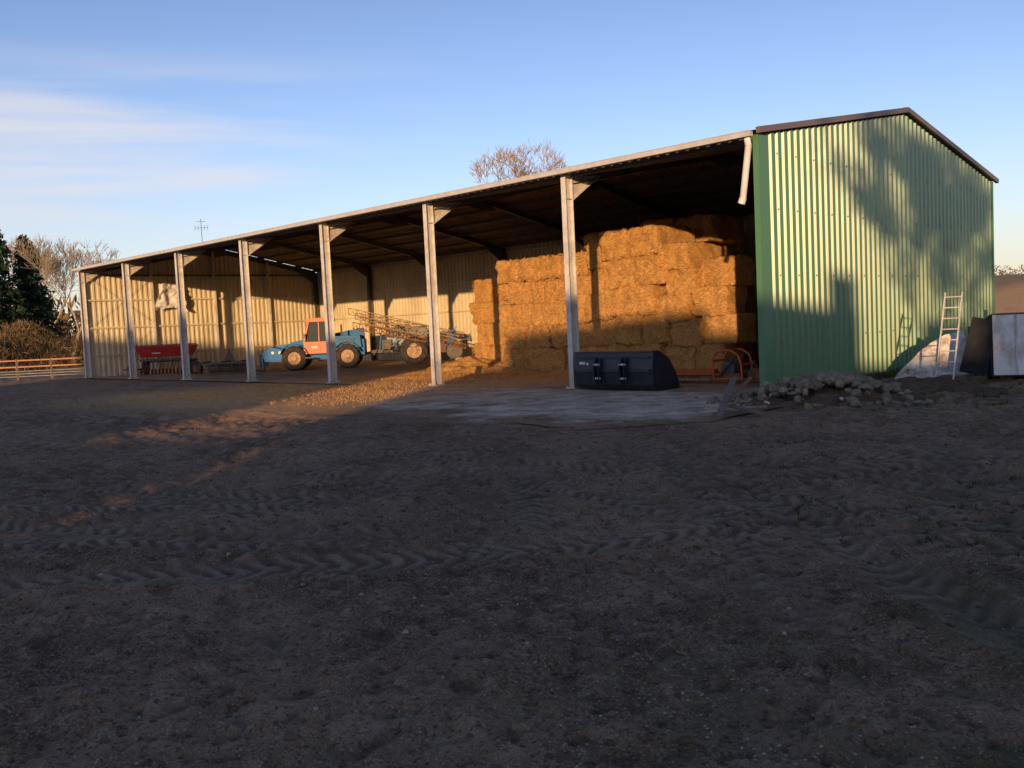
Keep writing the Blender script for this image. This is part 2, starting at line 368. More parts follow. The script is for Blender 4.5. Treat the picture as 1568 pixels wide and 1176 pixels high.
for k in range(0,8):
    x=-L*k-(.16 if k==0 else 0)
    mb=MB()
    ibeam(mb,(x,.16,H-.16),(x,YR,HR-.16),.15,.28,'dsteel',(0,0,1)); ibeam(mb,(x,YR+.01,HR-.16),(x,W-.1,H-.16),.15,.28,'dsteel',(0,0,1))
    ibeam(mb,(x,W-.12,0),(x,W-.12,H-.1),.17,.28,'dsteel' ,(0,1,0))
    mb.prism([(x-.006,W-.28,H-.8),(x-.006,W-.28,H-.2),(x-.006,W-1.6,H+.0)],(0,0,0),(.012,0,0),'dsteel')
    mb.prism([(x-.006,YR-.9,HR-.45),(x-.006,YR,HR-.62),(x-.006,YR+.9,HR-.45),(x-.006,YR,HR-.28)],(0,0,0),(.012,0,0),'dsteel')
    mb.obj('rafter_frame_%d'%k,shed)
mb=MB()
y=.15
while y<W:
    z=roofz(y)-.03
    if abs(y-YR)>.3: mb.box(((XL-.1)/2,y,z-.05),(-XL-.1,.07,.15),'dsteel')
    y+=1.34
for k in range(0,7):
    if k in (1,5):
        a=-L*k;b_=-L*(k+1)
        for (p,q) in (((a,.3),(b_,YR*.5)),((b_,.3),(a,YR*.5)),((a,YR*.5),(b_,YR)),((b_,YR*.5),(a,YR))):
            mb.cyl((p[0],p[1],roofz(p[1])-.3),(q[0],q[1],roofz(q[1])-.3),.015,.015,'dsteel',5)
mb.obj('purlins_and_bracing',shed)
mb=MB()
for z in (1.2,2.75,4.3,5.7):
    mb.box((XL-.06,W/2,z),(.08,W-.1,.09),'dsteel' if z>5 else 'beige'); mb.box((XL/2,W+.05,z),(-XL-.2,.08,.09),'beige')
    mb.box((-.08,W/2,z),(.07,W-.5,.09),'beige')
for y in (3.9,7.8,11.5):
    ibeam(mb,(XL+.07,y,0),(XL+.07,y,roofz(y)-.2),.12,.16,'steel',(1,0,0)); ibeam(mb,(-.2,y,0),(-.2,y,roofz(y)-.2),.12,.16,'dsteel',(1,0,0))
mb.cyl((XL+.1,.2,5.6),(XL+.1,3.8,2.9),.014,.014,'steel',5); mb.cyl((XL+.1,.2,2.9),(XL+.1,3.8,5.6),.014,.014,'steel',5)
mb.cyl((XL+.1,.2,2.7),(XL+.1,3.8,.2),.014,.014,'steel',5); mb.cyl((XL+.1,.2,.2),(XL+.1,3.8,2.7),.014,.014,'steel',5)
mb.obj('wall_rails_and_posts',shed)
nx,ny=85,32
gx_=np.linspace(XL-.05,-.05,nx); gy_=np.linspace(-.25,W+.05,ny); GX,GY=np.meshgrid(gx_,gy_,indexing='ij')
GZ=.012+.012*fbm(GX*.7,GY*.7,3,90)
I=np.arange(nx-1)[:,None]*ny; J=np.arange(ny-1)[None,:]
npmesh('shed_floor',np.stack([GX,GY,GZ],-1).reshape(-1,3),np.stack([I+J,I+ny+J,I+ny+J+1,I+J+1],-1).reshape(-1,4),'floor',shed,True,attrs={'edge':np.ones(nx*ny)})
n=160; xs=np.linspace(-14.5,1.9,n)
V=[];F_=[];ED=[]
m_=26
for i,x in enumerate(xs):
    front=-1.0-6.2*float(sst(-14.6,-6.5,x))+ 1.0*float(vn(x*.7,1.2,3))+.5*float(vn(x*3.,4.2,6))
    if x>.3: front+= (x-.3)*1.3
    back=-.26
    if x>-.0: back=-.9+.25*float(vn(x*4.,9.,4))-x*.5
    for j in range(m_):
        t=j/(m_-1); yy=front+(back-front)*t
        ex=min(1,(yy-front)/1.6,(x+14.5)/3.0,(1.9-x)/.8)
        V.append((x,yy,float(-.022+.03*min(1,j/3)+.01*vn(x*1.3,yy*1.3,8)))); ED.append(max(0,ex)*1.2-.55)
for i in range(n-1):
    for j in range(m_-1):
        a=i*m_+j; F_.append((a,a+m_,a+m_+1,a+1))
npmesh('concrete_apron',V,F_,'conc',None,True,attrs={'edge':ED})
# ------------------------------------------------------------------ straw bales
def bale_mesh(name,boxes,parent):
    V=[];F_=[];o=0
    for (cx,cy,cz,sx,sy,sz) in boxes:
        ns=16
        jx=rng.normal(0,.02); jy=rng.normal(0,.07); rz=rng.normal(0,.025); c,s_=math.cos(rz),math.sin(rz)
        for ax in range(3):
            for sg in (-1,1):
                u=np.linspace(-1,1,ns); A_,B_=np.meshgrid(u,u,indexing='ij'); P_=np.zeros((ns,ns,3))
                P_[...,ax]=sg; P_[...,(ax+1)%3]=A_; P_[...,(ax+2)%3]=B_
                Q=P_.copy(); rr=np.abs(P_)
                k=6; ln=(rr**(k*2)).sum(-1)**(1/(k*2)); Q=Q/ln[...,None]
                Q=Q*np.array([sx*1.05,sy,sz*1.04])/2
                a_=Q[...,0]*6+cx*5+cz*3; b2=Q[...,2]*6+Q[...,1]*4+cy*3+cz*7
                nn=fbm(a_*.35,b2*.35,2,14)*.11+fbm(a_,b2,4,12,.7)*.10
                Q=Q+P_/np.sqrt((P_**2).sum(-1))[...,None]*nn[...,None]
                X_=Q[...,0]*c-Q[...,1]*s_+cx+jx;Y_=Q[...,0]*s_+Q[...,1]*c+cy+jy
                V.append(np.stack([X_,Y_,Q[...,2]+cz],-1).reshape(-1,3))
                I=np.arange(ns-1)[:,None]*ns;J=np.arange(ns-1)[None,:]
                f=np.stack([I+J,I+ns+J,I+ns+J+1,I+J+1],-1).reshape(-1,4)
                if sg<0: f=f[:,::-1]
                F_.append(f+o); o+=ns*ns
    return npmesh(name,np.concatenate(V),np.concatenate(F_),'straw',parent,True)
stack=empty('straw_bale_stack')
boxes=[]
def col(x0,x1,yf,depth,nl,bw=1.22,bh=.92):
    n=max(1,round((x1-x0)/bw)); w=(x1-x0)/n
    for i in range(n):
        dz=rng.normal(0,.03)
        for l in range(nl):
            boxes.append((x0+w*(i+.5)+((l%2)-.5)*w*.28+rng.normal(0,.05),yf+depth/2+rng.normal(0,.06),.03+bh*(l+.5)+dz*(l+1)/nl,w*1.0,depth,bh*1.0))
col(-15.2,-10.7,6.3,2.4,5,1.18,.87)
col(-17.0,-13.5,8.3,2.4,5,1.2,.90)
col(-13.4,-10.5,8.8,2.4,6,1.2,.87)
col(-10.6,-9.6,6.1,2.4,5,1.1,.92); col(-9.6,-7.3,5.95,2.4,5,1.2,.98)
col(-7.3,-6.1,6.1,1.7,5,1.2,.84)
col(-6.1,-4.9,6.35,1.3,4,1.2,.92)
col(-10.4,-7.4,8.8,2.4,6,1.2,.9)
col(-19.5,-17.2,8.6,2.4,4,1.15,.97)
col(-19.3,-17.3,11.2,2.4,5,1.15,.92)
bale_mesh('bales',boxes,stack)
def strands(name,pts,nrm,parent,ln=(.06,.25),w=.006):
    n=len(pts); d=rng.normal(0,1,(n,3)); d-= (d*nrm).sum(1)[:,None]*nrm*.75; d/=np.linalg.norm(d,axis=1)[:,None]
    l=rng.uniform(ln[0],ln[1],n)[:,None]; s=np.cross(d,nrm); s/=np.linalg.norm(s,axis=1)[:,None]+1e-6
    a=pts-d*l*.5; b_=pts+d*l*.5+nrm*rng.uniform(0,.06,n)[:,None]
    V=np.stack([a-s*w,a+s*w,b_],1).reshape(-1,3); F_=np.arange(3*n).reshape(-1,3)
    return npmesh(name,V,F_,'strand',parent)
n=22000
bx=np.array(boxes); ids=rng.integers(0,len(bx),n); B_=bx[ids]
pts=np.stack([B_[:,0]+rng.uniform(-.5,.5,n)*B_[:,3],B_[:,1]-B_[:,4]/2-.02,B_[:,2]+rng.uniform(-.5,.5,n)*B_[:,5]],1)
strands('loose_straw_on_bales',pts,np.tile([0,-1.,0],(n,1)),stack,w=.009)
n=11000
px=-12+rng.normal(0,4.6,n); py=5.6-np.abs(rng.normal(0,2.2,n)); ok=(px<-4)&(px>-24); px=px[ok];py=py[ok]; py=np.where(px<-17,py+3,py)
n2=42000; qx=rng.uniform(-21,-8.5,n2)+rng.normal(0,1,n2); qy=rng.uniform(-6.5,6,n2); kk=(vn(qx*.8,qy*.8,88)+.5)>rng.uniform(0,1,n2); qx=qx[kk];qy=qy[kk]
qh=rng.uniform(.015,.06,len(qx)); qa=rng.uniform(0,6.28,len(qx)); B0=np.stack([qx,qy,np.full(len(qx),.01)],1); dv=np.stack([np.cos(qa)*.05,np.sin(qa)*.05,qh],1); sv=np.stack([-np.sin(qa),np.cos(qa),0*qa],1)*.008
npmesh('sun_catching_chaff',np.stack([B0-sv,B0+sv,B0+dv],1).reshape(-1,3),np.arange(3*len(qx)).reshape(-1,3),'strand',stack)  # upright straw added to catch the low sun and brighten the strip
strands('loose_straw_on_floor',np.stack([px,py,np.full(len(px),.035)],1),np.tile([0,0,1.],(len(px),1)),stack,w=.008)
def mound(name,cx,cy,rx,ry,h,k,parent=None,seed=0,rough=.25,z0=-.02):
    n=40; u=np.linspace(-1.2,1.2,n); A_,B_=np.meshgrid(u,u,indexing='ij'); rr=np.hypot(A_,B_)+.35*fbm(A_*2+seed,B_*2,2,seed+5)
    Z_=h*np.clip(1-np.abs(rr)**1.6,-.2,1)*(1+rough*2*fbm(A_*3+seed,B_*3,3,seed))+h*rough*fbm(A_*8,B_*8+seed,3,seed+3)*(rr<1)
    Z_=np.where(rr>1,-.1,Z_)+z0
    I=np.arange(n-1)[:,None]*n;J=np.arange(n-1)[None,:]
    return npmesh(name,np.stack([cx+A_*rx,cy+B_*ry,Z_],-1).reshape(-1,3),np.stack([I+J,I+n+J,I+n+J+1,I+J+1],-1).reshape(-1,4),k,parent,True)
mound('straw_heap_base',-18.6,7.5,2.4,1.4,.5,'straw',stack,3); mound('straw_heap_base_2',-15.5,5.7,2.4,.8,.3,'straw',stack,5); mound('straw_heap_base_3',-9,5.5,4,.7,.28,'straw',stack,8)
# ------------------------------------------------------------------ loader bucket
bk=empty('loader_bucket',(-4.25,-.45,.03),D2R(2)); mb=MB()
prof=[(0,.98),(-.06,.55),(.0,.16),(.16,.02),(.5,.0),(1.15,.0)]
wd=2.55; t=.02
for (a,b_) in zip(prof[:-1],prof[1:]):
    mb.beam((0,a[0],a[1]),(0,b_[0],b_[1]),wd,t,'black',up=Vector((0,-(b_[1]-a[1]),(b_[0]-a[0]))) if abs(b_[1]-a[1])>0 else Vector((0,0,1)))
side=[(0,.98),(.28,1.0),(.7,.8),(1.0,.42),(1.17,.03),(1.15,0),(.5,0),(.16,.02),(0,.16),(-.06,.55)]
for sx in (-1,1):
    mb.prism([(sx*wd/2-.015,y,z) for y,z in side],(0,0,0),(.03,0,0),'black')
mb.box((0,.12,1.0),(wd,.3,.05),'black'); mb.box((0,1.18,.01),(wd+.04,.16,.03),'dsteel')
for x in (-.42,.42):
    for o_ in (-.07,.07): mb.prism([(x+o_,-.07,.15),(x+o_,-.22,.25),(x+o_,-.24,.62),(x+o_,-.12,.85),(x+o_,-.03,.9)],(0,0,0),(.02,0,0),'black')
    mb.cyl((x-.1,-.17,.32),(x+.1,-.17,.32),.03,.03,'steel',8); mb.cyl((x-.1,-.17,.68),(x+.1,-.17,.68),.03,.03,'steel',8)
mb.beam((-1.2,-.08,.52),(1.2,-.08,.52),.05,.07,'black'); mb.beam((-1.2,-.04,.86),(1.2,-.04,.86),.05,.06,'black')
mb.box((-.98,-.075,.72),(.2,.006,.07),'white'); mb.box((-.80,-.075,.70),(.07,.006,.07),'white')
mb.obj('bucket_body',bk,bevel=.008)
# ------------------------------------------------------------------ orange implement
im=empty('orange_hedge_cutter_attachment',(-3.0,2.4,.03),D2R(3)); mb=MB()
mb.box((-.9,0,.30),(1.9,.22,.14),'orange'); mb.box((-.9,.0,.15),(2.0,.5,.05),'rust')
for i in range(12): mb.box((-1.8+i*.16,-.28,.10),(.05,.14,.03),'steel')
for yy in (-.3,.3):
    pts=[(.15,yy,.12),(.12,yy,.6),(.22,yy,.82),(.42,yy,.9),(.7,yy,.88),(.9,yy,.75),(.98,yy,.5),(1.0,yy,.12),(.15,yy,.12)]
    mb.path(pts,.028,'orange')
mb.path([(.12,-.3,.6),(.12,.3,.6)],.03,'orange'); mb.path([(.98,-.3,.5),(.98,.3,.5)],.03,'orange'); mb.path([(.55,-.3,.9),(.55,.3,.9)],.03,'orange')
mb.cyl((.5,-.15,.38),(.5,.25,.38),.2,.2,'dsteel',16); mb.box((.55,0,.2),(.7,.45,.12),'rust'); mb.beam((.3,-.3,.15),(.9,-.3,.8),.04,.04,'black')
mb.box((1.25,.1,.2),(.3,.3,.36),'rust'); mb.path([(1.1,-.2,.1),(1.25,-.1,.6),(1.35,.05,.1)],.02,'dsteel')
mb.obj('frame_and_cutter_bar',im)
# ------------------------------------------------------------------ telehandler
fw=Vector((-.65,-.76)); ang=math.atan2(fw.y,fw.x)
th=empty('telehandler',(-30.3,7.7,.03),ang); mb=MB()
R_=.62
for x in (1.35,-1.35):
    for y in (.95,-.95): mb.wheel((x,y,R_),(0,1,0),R_,.42)
mb.box((0,0,.72),(4.0,.9,.42),'blue'); mb.box((0,0,.6),(2.4,.5,.3),'dsteel')
mb.prism([(2.0,-.45,.5),(2.0,-.45,.95),(1.1,-.45,1.1),(.7,-.45,.6)],(0,0,0),(0,.9,0),'blue')
mb.cyl((1.35,-.8,R_),(1.35,.8,R_),.12,.12,'dsteel',10); mb.cyl((-1.35,-.8,R_),(-1.35,.8,R_),.12,.12,'dsteel',10)
for x in (1.35,-1.35):
    for y in (.95,-.95):
        for i in range(6):
            a0=D2R(20+i*24);a1=D2R(20+(i+1)*24)
            mb.beam((x+math.cos(a0)*.74,y,R_+math.sin(a0)*.74),(x+math.cos(a1)*.74,y,R_+math.sin(a1)*.74),.44,.025,'blue',up=Vector((math.cos((a0+a1)/2),0,math.sin((a0+a1)/2))))
cx0,cx1=-.65,.85
mb.box(((cx0+cx1)/2,.62,1.12),(cx1-cx0,.78,.62),'orange')
for (xa,xb) in ((cx0+.03,cx0+.12),(cx1-.03,cx1-.32)):
    for y in (.27,.98): mb.beam((xa,y,1.4),(xb,y,2.48),.09,.09,'orange')
mb.beam((.05,.98,1.4),(.02,.98,2.48),.06,.06,'orange')
mb.box((-.03,.62,2.52),(1.4,.9,.16),'orange'); mb.box((-.03,.62,2.62),(1.0,.6,.05),'orange')
mb.prism([(cx0+.1,.93,1.44),(cx1-.06,.93,1.44),(cx1-.32,.93,2.45),(cx0+.14,.93,2.45)],(0,0,0),(0,.012,0),'glass')
mb.prism([(cx0+.1,.30,1.44),(cx1-.06,.30,1.44),(cx1-.32,.30,2.45),(cx0+.14,.30,2.45)],(0,0,0),(0,.012,0),'glass')
mb.beam((.0,1.02,1.1),(.5,1.02,1.1),.02,.3,'orange'); mb.box((.3,1.03,1.15),(.3,.012,.12),'white')
mb.box((.55,1.08,.62),(.5,.18,.06),'dsteel')
mb.box((-1.35,.3,1.35),(1.5,1.35,.62),'blue',taper=.9); mb.box((-2.05,0,1.05),(.35,1.5,.8),'blue'); mb.cyl((-1.1,.85,1.6),(-1.1,.85,2.25),.05,.05,'dsteel',8)
for i in range(5): mb.box((-1.35,.985,1.2+i*.08),(.8,.02,.03),'black')
mb.beam((-2.0,-.35,1.85),(1.7,-.35,1.25),.34,.36,'blue'); mb.beam((1.4,-.35,1.30),(2.6,-.35,1.08),.26,.28,'blue'); mb.beam((2.5,-.35,1.1),(2.95,-.35,.5),.24,.26,'blue')
mb.prism([(-2.2,-.55,.9),(-1.5,-.55,.9),(-1.8,-.55,2.05),(-2.15,-.55,2.0)],(0,0,0),(0,.4,0),'blue')
mb.cyl((-.3,-.35,.95),(1.2,-.35,1.2),.06,.06,'steel',8)
mb.prism([(1.9,-.3,.45),(2.9,-.3,.5),(3.0,-.3,.95),(2.6,-.3,1.25),(1.9,-.3,1.1)],(0,0,0),(0,1.1,0),'blue')
mb.box((3.05,-.1,.55),(.1,1.5,.6),'blue'); mb.box((3.12,-.1,.85),(.08,1.6,.08),'dsteel'); mb.box((3.12,-.1,.3),(.08,1.6,.08),'dsteel')
for y in (-.6,.4): mb.box((3.18,y,.42),(.06,.12,.8),'dsteel'); mb.box((3.75,y,.05),(1.2,.12,.05),'dsteel')
for x in (2.1,2.45): mb.cyl((x,.81,.95),(x,.85,.95),.08,.08,'white',10)
mb.beam((.6,1.05,1.75),(.75,1.25,1.75),.02,.02,'black'); mb.box((.76,1.27,1.75),(.04,.14,.26),'black')
mb.obj('machine_body',th,bevel=.012)
# ------------------------------------------------------------------ sprayer
sp=empty('crop_sprayer',(-27.6,11.4,.03),ang); mb=MB()
for y in (.95,-.95): mb.wheel((-.2,y,.72),(0,1,0),.72,.32)
mb.cyl((-.2,-.9,.72),(-.2,.9,.72),.07,.07,'dsteel',8)
mb.box((.2,0,.75),(3.6,.7,.16),'dsteel'); mb.beam((1.9,0,.75),(3.0,0,.55),.12,.12,'dsteel')
prof=[(math.copysign(abs(math.cos(a))**.6,math.cos(a))*.75,math.copysign(abs(math.sin(a))**.6,math.sin(a))*.55) for a in [2*math.pi*i/20 for i in range(20)]]
mb.prism([(-.9,y,1.42+z) for y,z in prof],(0,0,0),(2.1,0,0),'tank'); mb.cyl((.2,0,1.95),(.2,0,2.1),.2,.2,'black',12)
def truss(a,b,wd,hg,nb,k):
    a=Vector(a);b=Vector(b); up=Vector((0,0,1)); s=Vector((0,1,0))
    ca=[a+s*wd/2,a-s*wd/2,a+up*hg]; cb=[b+s*wd/2,b-s*wd/2,b+up*hg*.6]
    for p,q in zip(ca,cb): mb.beam(p,q,.045,.045,k)
    for i in range(nb+1):
        t=i/nb; P3=[p.lerp(q,t) for p,q in zip(ca,cb)]
        for u,v in ((0,1),(1,2),(0,2)): mb.beam(P3[u],P3[v],.025,.025,k)
        if i<nb:
            t2=(i+1)/nb; Q3=[p.lerp(q,t2) for p,q in zip(ca,cb)]
            for u,v in ((0,2),(2,1),(0,1)): mb.beam(P3[u],Q3[v],.022,.022,k)
for y,x0,z0,x1,z1,k in ((.95,2.5,2.3,-2.7,.95,'yellow'),(.65,3.1,2.75,-2.6,1.35,'yellow'),(-.65,2.9,2.5,-2.9,1.3,'yellow'),(-.95,2.4,2.2,-2.2,.9,'yellow'),(1.15,1.9,1.75,-2.9,.7,'rust'),(.8,2.9,2.0,-1.5,.9,'rust')):
    truss((x0,y,z0),(x1,y,z1),.2,.34,13,k)
mb.beam((-1.4,-.9,.8),(-1.4,-.9,2.1),.08,.08,'yellow'); mb.beam((-1.4,.9,.8),(-1.4,.9,2.1),.08,.08,'blue'); mb.beam((-1.4,-.9,2.1),(-1.4,.9,2.1),.08,.08,'blue')
mb.beam((-2.2,0,.8),(-2.2,0,1.7),.4,.6,'blue'); mb.box((-1.9,.3,1.0),(.7,1.2,.3),'blue')
for i in range(6): mb.path([(1.4-i*.5,.8,1.0),(1.2-i*.5,1.1,.6+.1*i),(.8-i*.5,1.0,1.2),(.5-i*.5,1.15,.9)],.02,'black',6)
for i in range(5): mb.beam((1.6-i*.8,1.0,.7),(1.4-i*.8,1.0,2.0-i*.2),.05,.05,'blue')
rr_=random.Random(3)
for i in range(26):
    x=rr_.uniform(-2.6,1.8); z=rr_.uniform(.5,1.6); mb.beam((x,rr_.uniform(.6,1.1),z),(x+rr_.uniform(-.7,.7),rr_.uniform(.6,1.2),z+rr_.uniform(-.5,.6)),.04,.04,rr_.choice(['rust','black','blue','dsteel','yellow']))
mb.box((1.2,.5,1.1),(.5,.8,.5),'dsteel'); mb.box((-1.6,.7,.8),(.5,.5,.5),'rust'); mb.cyl((-2.3,.6,.6),(-2.3,1.0,.6),.42,.42,'dsteel',16)
mb.obj('sprayer_body',sp)
# ------------------------------------------------------------------ red seed drill
sd=empty('red_seed_drill',(-39.3,3.4,.03),D2R(47)); mb=MB()
def trap(x0,x1,y0,y1,z0,z1,ins,k): 
    mb.add([(x0+ins,y0+ins,z0),(x1-ins,y0+ins,z0),(x1-ins,y1-ins,z0),(x0+ins,y1-ins,z0),(x0,y0,z1),(x1,y0,z1),(x1,y1,z1),(x0,y1,z1)],[(3,2,1,0),(4,5,6,7),(0,1,5,4),(1,2,6,5),(2,3,7,6),(3,0,4,7)],k)
trap(-1.6,1.5,-.55,.55,.95,1.45,.22,'red'); trap(-1.64,1.54,-.6,.6,1.455,1.56,.03,'red'); mb.box((-.05,0,1.60),(3.0,1.0,.06),'black')
mb.box((-.5,-.42,1.22),(.5,.02,.16),'white',rot=Matrix.Rotation(D2R(-24),3,'X'))
mb.beam((-1.5,-.2,.8),(1.5,-.2,.8),.12,.12,'dsteel'); mb.beam((-1.5,.4,.7),(1.5,.4,.7),.12,.12,'dsteel')
for x in (-1.3,1.25): mb.wheel((x,.1,.42),(1,0,0),.42,.22,'red'); mb.beam((x,.1,.42),(x*.9,0,.9),.08,.08,'dsteel')
for i in range(14):
    x=-1.3+i*.2; mb.path([(x,-.2,.95),(x,-.45,.5),(x,-.7,.12)],.02,'dsteel',6); mb.cyl((x-.01,-.7,.16),(x+.01,-.7,.16),.16,.16,'rust',12)
mb.beam((-1.6,-.3,.9),(-2.3,-.2,.35),.06,.06,'dsteel'); mb.box((-2.0,-.1,.3),(.8,.5,.08),'dsteel'); mb.beam((-1.9,-.3,.1),(-1.6,-.2,1.7),.04,.04,'dsteel')
mb.obj('hopper_and_frame',sd)
cu=empty('cultivator',(-33.2,3.6,.03),D2R(46)); mb=MB()
for y in (-.4,.2,.8): mb.beam((-1.2,y,.55),(1.2,y,.55),.09,.09,'dsteel')
for x in (-1.0,0,1.0): mb.beam((x,-.5,.62),(x,.9,.62),.08,.08,'dsteel')
for i in range(9):
    x=-1.1+i*.27; y=(-.4,.2,.8)[i%3]; mb.path([(x,y,.55),(x,y-.18,.5),(x,y-.25,.28),(x,y-.1,.08)],.025,'rust',6)
mb.prism([(-.3,.9,.6),(.3,.9,.6),(0,.9,1.3)],(0,0,0),(0,.05,0),'dsteel'); mb.cyl((-1.1,1.1,.25),(1.1,1.1,.25),.22,.22,'dsteel',14)
mb.obj('frame_and_tines',cu)
mb=MB(); mb.wheel((-36.6,3.0,.3),(.2,.3,1),.42,.22,'dsteel'); mb.wheel((-36.2,3.5,.3),(.5,-.8,.1),.38,.2,'rust'); mb.obj('spare_wheels')
def cloth(name,c,w,h,k,seed,parent=None):
    n=26;u=np.linspace(-.5,.5,n);A_,B_=np.meshgrid(u,u,indexing='ij')
    sh=1-.45*np.abs(A_)*2*(B_+.5); X_=.25+.28*fbm(A_*4+seed,B_*4,4,seed)+.1*fbm(A_*11,B_*11,2,seed+2)
    V=np.stack([c[0]+X_,c[1]+A_*w*sh+.1*fbm(B_*5,A_*2,2,seed),c[2]+B_*h+.25*fbm(A_*3,B_*2,2,seed+9)-.25*h*A_**2],-1).reshape(-1,3)
    I=np.arange(n-1)[:,None]*n;J=np.arange(n-1)[None,:]
    return npmesh(name,V,np.stack([I+J,I+n+J,I+n+J+1,I+J+1],-1).reshape(-1,4),k,parent,True)
cloth('white_tarpaulin',(-41.9,4.9,4.5),2.0,1.5,'white',4)
# ------------------------------------------------------------------ rubble pile etc
def rocks(name,C,S,k,parent=None,flat=.7):
    t=(1+5**.5)/2
    iv=np.array([(-1,t,0),(1,t,0),(-1,-t,0),(1,-t,0),(0,-1,t),(0,1,t),(0,-1,-t),(0,1,-t),(t,0,-1),(t,0,1),(-t,0,-1),(-t,0,1)])/1.9
    fi=np.array([(0,11,5),(0,5,1),(0,1,7),(0,7,10),(0,10,11),(1,5,9),(5,11,4),(11,10,2),(10,7,6),(7,1,8),(3,9,4),(3,4,2),(3,2,6),(3,6,8),(3,8,9),(4,9,5),(2,4,11),(6,2,10),(8,6,7),(9,8,1)])
    n=len(C); V=iv[None]*rng.uniform(.65,1.25,(n,12,1))*rng.uniform(.6,1.2,(n,1,3))
    a=rng.uniform(0,6.28,n);c,s=np.cos(a),np.sin(a)
    V[...,2]*=flat; X_=V[...,0]*c[:,None]-V[...,1]*s[:,None]; Y_=V[...,0]*s[:,None]+V[...,1]*c[:,None]
    V=np.stack([X_,Y_,V[...,2]],-1)*S[:,None,None]+C[:,None,:]
    F_=(fi[None]+np.arange(n)[:,None,None]*12).reshape(-1,3)
    return npmesh(name,V.reshape(-1,3),F_,k,parent)
rub=empty('rubble_pile')
mound('rubble_earth',2.0,-1.3,1.9,1.5,.38,'ground',rub,6,.4,-.02)
mound('rubble_earth_2',3.2,1.2,1.6,1.2,.25,'ground',rub,9,.4,0)
n=560; a=rng.uniform(0,6.28,n); rr=np.abs(rng.normal(0,.55,n)); X_=2.0+np.cos(a)*rr*1.8; Y_=-1.4+np.sin(a)*rr*1.6
Z_=.56*np.clip(1-rr**1.3,0,1)*(1+.5*vn(X_*2,Y_*2,5))+.05+gz(X_,Y_)
rocks('rubble_stones',np.stack([X_,Y_,Z_],1),rng.uniform(.05,.18,n)*(1.15-rr*.35).clip(.4,1.2),'stone',rub,.75)
mb=MB()
for i in range(14):
    x,y=1.6+random.gauss(0,.7),-2.6+random.gauss(0,.5); mb.box((x,y,.12+random.uniform(0,.1)),(random.uniform(.05,.14),random.uniform(.04,.1),.03),'white' if i%3==0 else 'tile',rot=Matrix.Rotation(random.uniform(0,3),3,'Z')@Matrix.Rotation(random.uniform(-1,1),3,'X'))
mb.obj('broken_tiles',rub)
mb=MB(); mb.beam((1.75,-4.8,.0),(1.15,-3.3,.62),.12,.035,'wood'); mb.beam((1.15,-3.9,.0),(1.35,-3.0,.6),.07,.04,'wood'); mb.beam((2.4,-4.4,.06),(1.5,-4.0,.12),.12,.04,'wood'); mb.obj('timber_planks')
# ------------------------------------------------------------------ ladder, panels on right
mb=MB(); a=Vector((2.9,3.0,.1)); b_=Vector((2.75,4.1,2.15)); s=Vector((.34,.30,0)).normalized()*.2
mb.beam(a-s,b_-s,.03,.06,'steel'); mb.beam(a+s,b_+s,.03,.06,'steel')
for i in range(8):
    p=a.lerp(b_,(i+.6)/8); mb.cyl(p-s,p+s,.015,.015,'steel',8)
mb.obj('ladder')
mb=MB(); Rz=Matrix.Rotation(D2R(24),3,'Z')@Matrix.Rotation(D2R(-9),3,'X')
c0=Vector((4.75,5.3,.78)); mb.box(c0,(3.0,.9,1.45),'panelw',rot=Rz)
for xx in (-1.0,.1,1.2): mb.beam(c0+Rz@Vector((xx,-.47,-.7)),c0+Rz@Vector((xx,-.47,.7)),.05,.03,'steel',up=Vector((1,0,0)))
mb.box(c0+Rz@Vector((-1.54,0,0)),(.05,.92,1.47),'blackm',rot=Rz); mb.box(c0+Rz@Vector((0,0,.74)),(3.02,.94,.04),'dsteel',rot=Rz)
mb.obj('old_trailer_body')
mb=MB(); mb.box(c0+Rz@Vector((-1.80,-.42,-.02)),(.58,.05,1.36),'blackm',rot=Rz@Matrix.Rotation(D2R(14),3,'Y')); mb.box(c0+Rz@Vector((-1.72,-.36,-.1)),(.5,.04,1.2),'blackm',rot=Rz@Matrix.Rotation(D2R(-6),3,'Y')); mb.obj('black_board')
n1,n2=24,12; V=[]
for i in range(n1):
    t=i/(n1-1)
    for j in range(n2):
        q=j/(n2-1); x=1.25+1.1*t+.35*q; y=4.1+1.7*t-.35*q; z=.02+1.15*math.sin(t*1.45)**.8*(1-q**1.4*.95)+.09*float(fbm(t*5,q*5,3,8))
        V.append((x,y,max(z,-.02)))
I=np.arange(n1-1)[:,None]*n2;J=np.arange(n2-1)[None,:]
npmesh('bent_sheet_metal',V,np.stack([I+J,I+n2+J,I+n2+J+1,I+J+1],-1).reshape(-1,4),'sheetw',None,True)
mb=MB()
for (x,y,h) in ((3.6,9.4,2.3),(4.3,10.3,2.15),(4.6,10.1,2.5),(5.6,11.2,2.3)): mb.cyl((x,y,0),(x+.03,y,h),.13,.12,'wood',10)
mb.obj('wooden_posts')
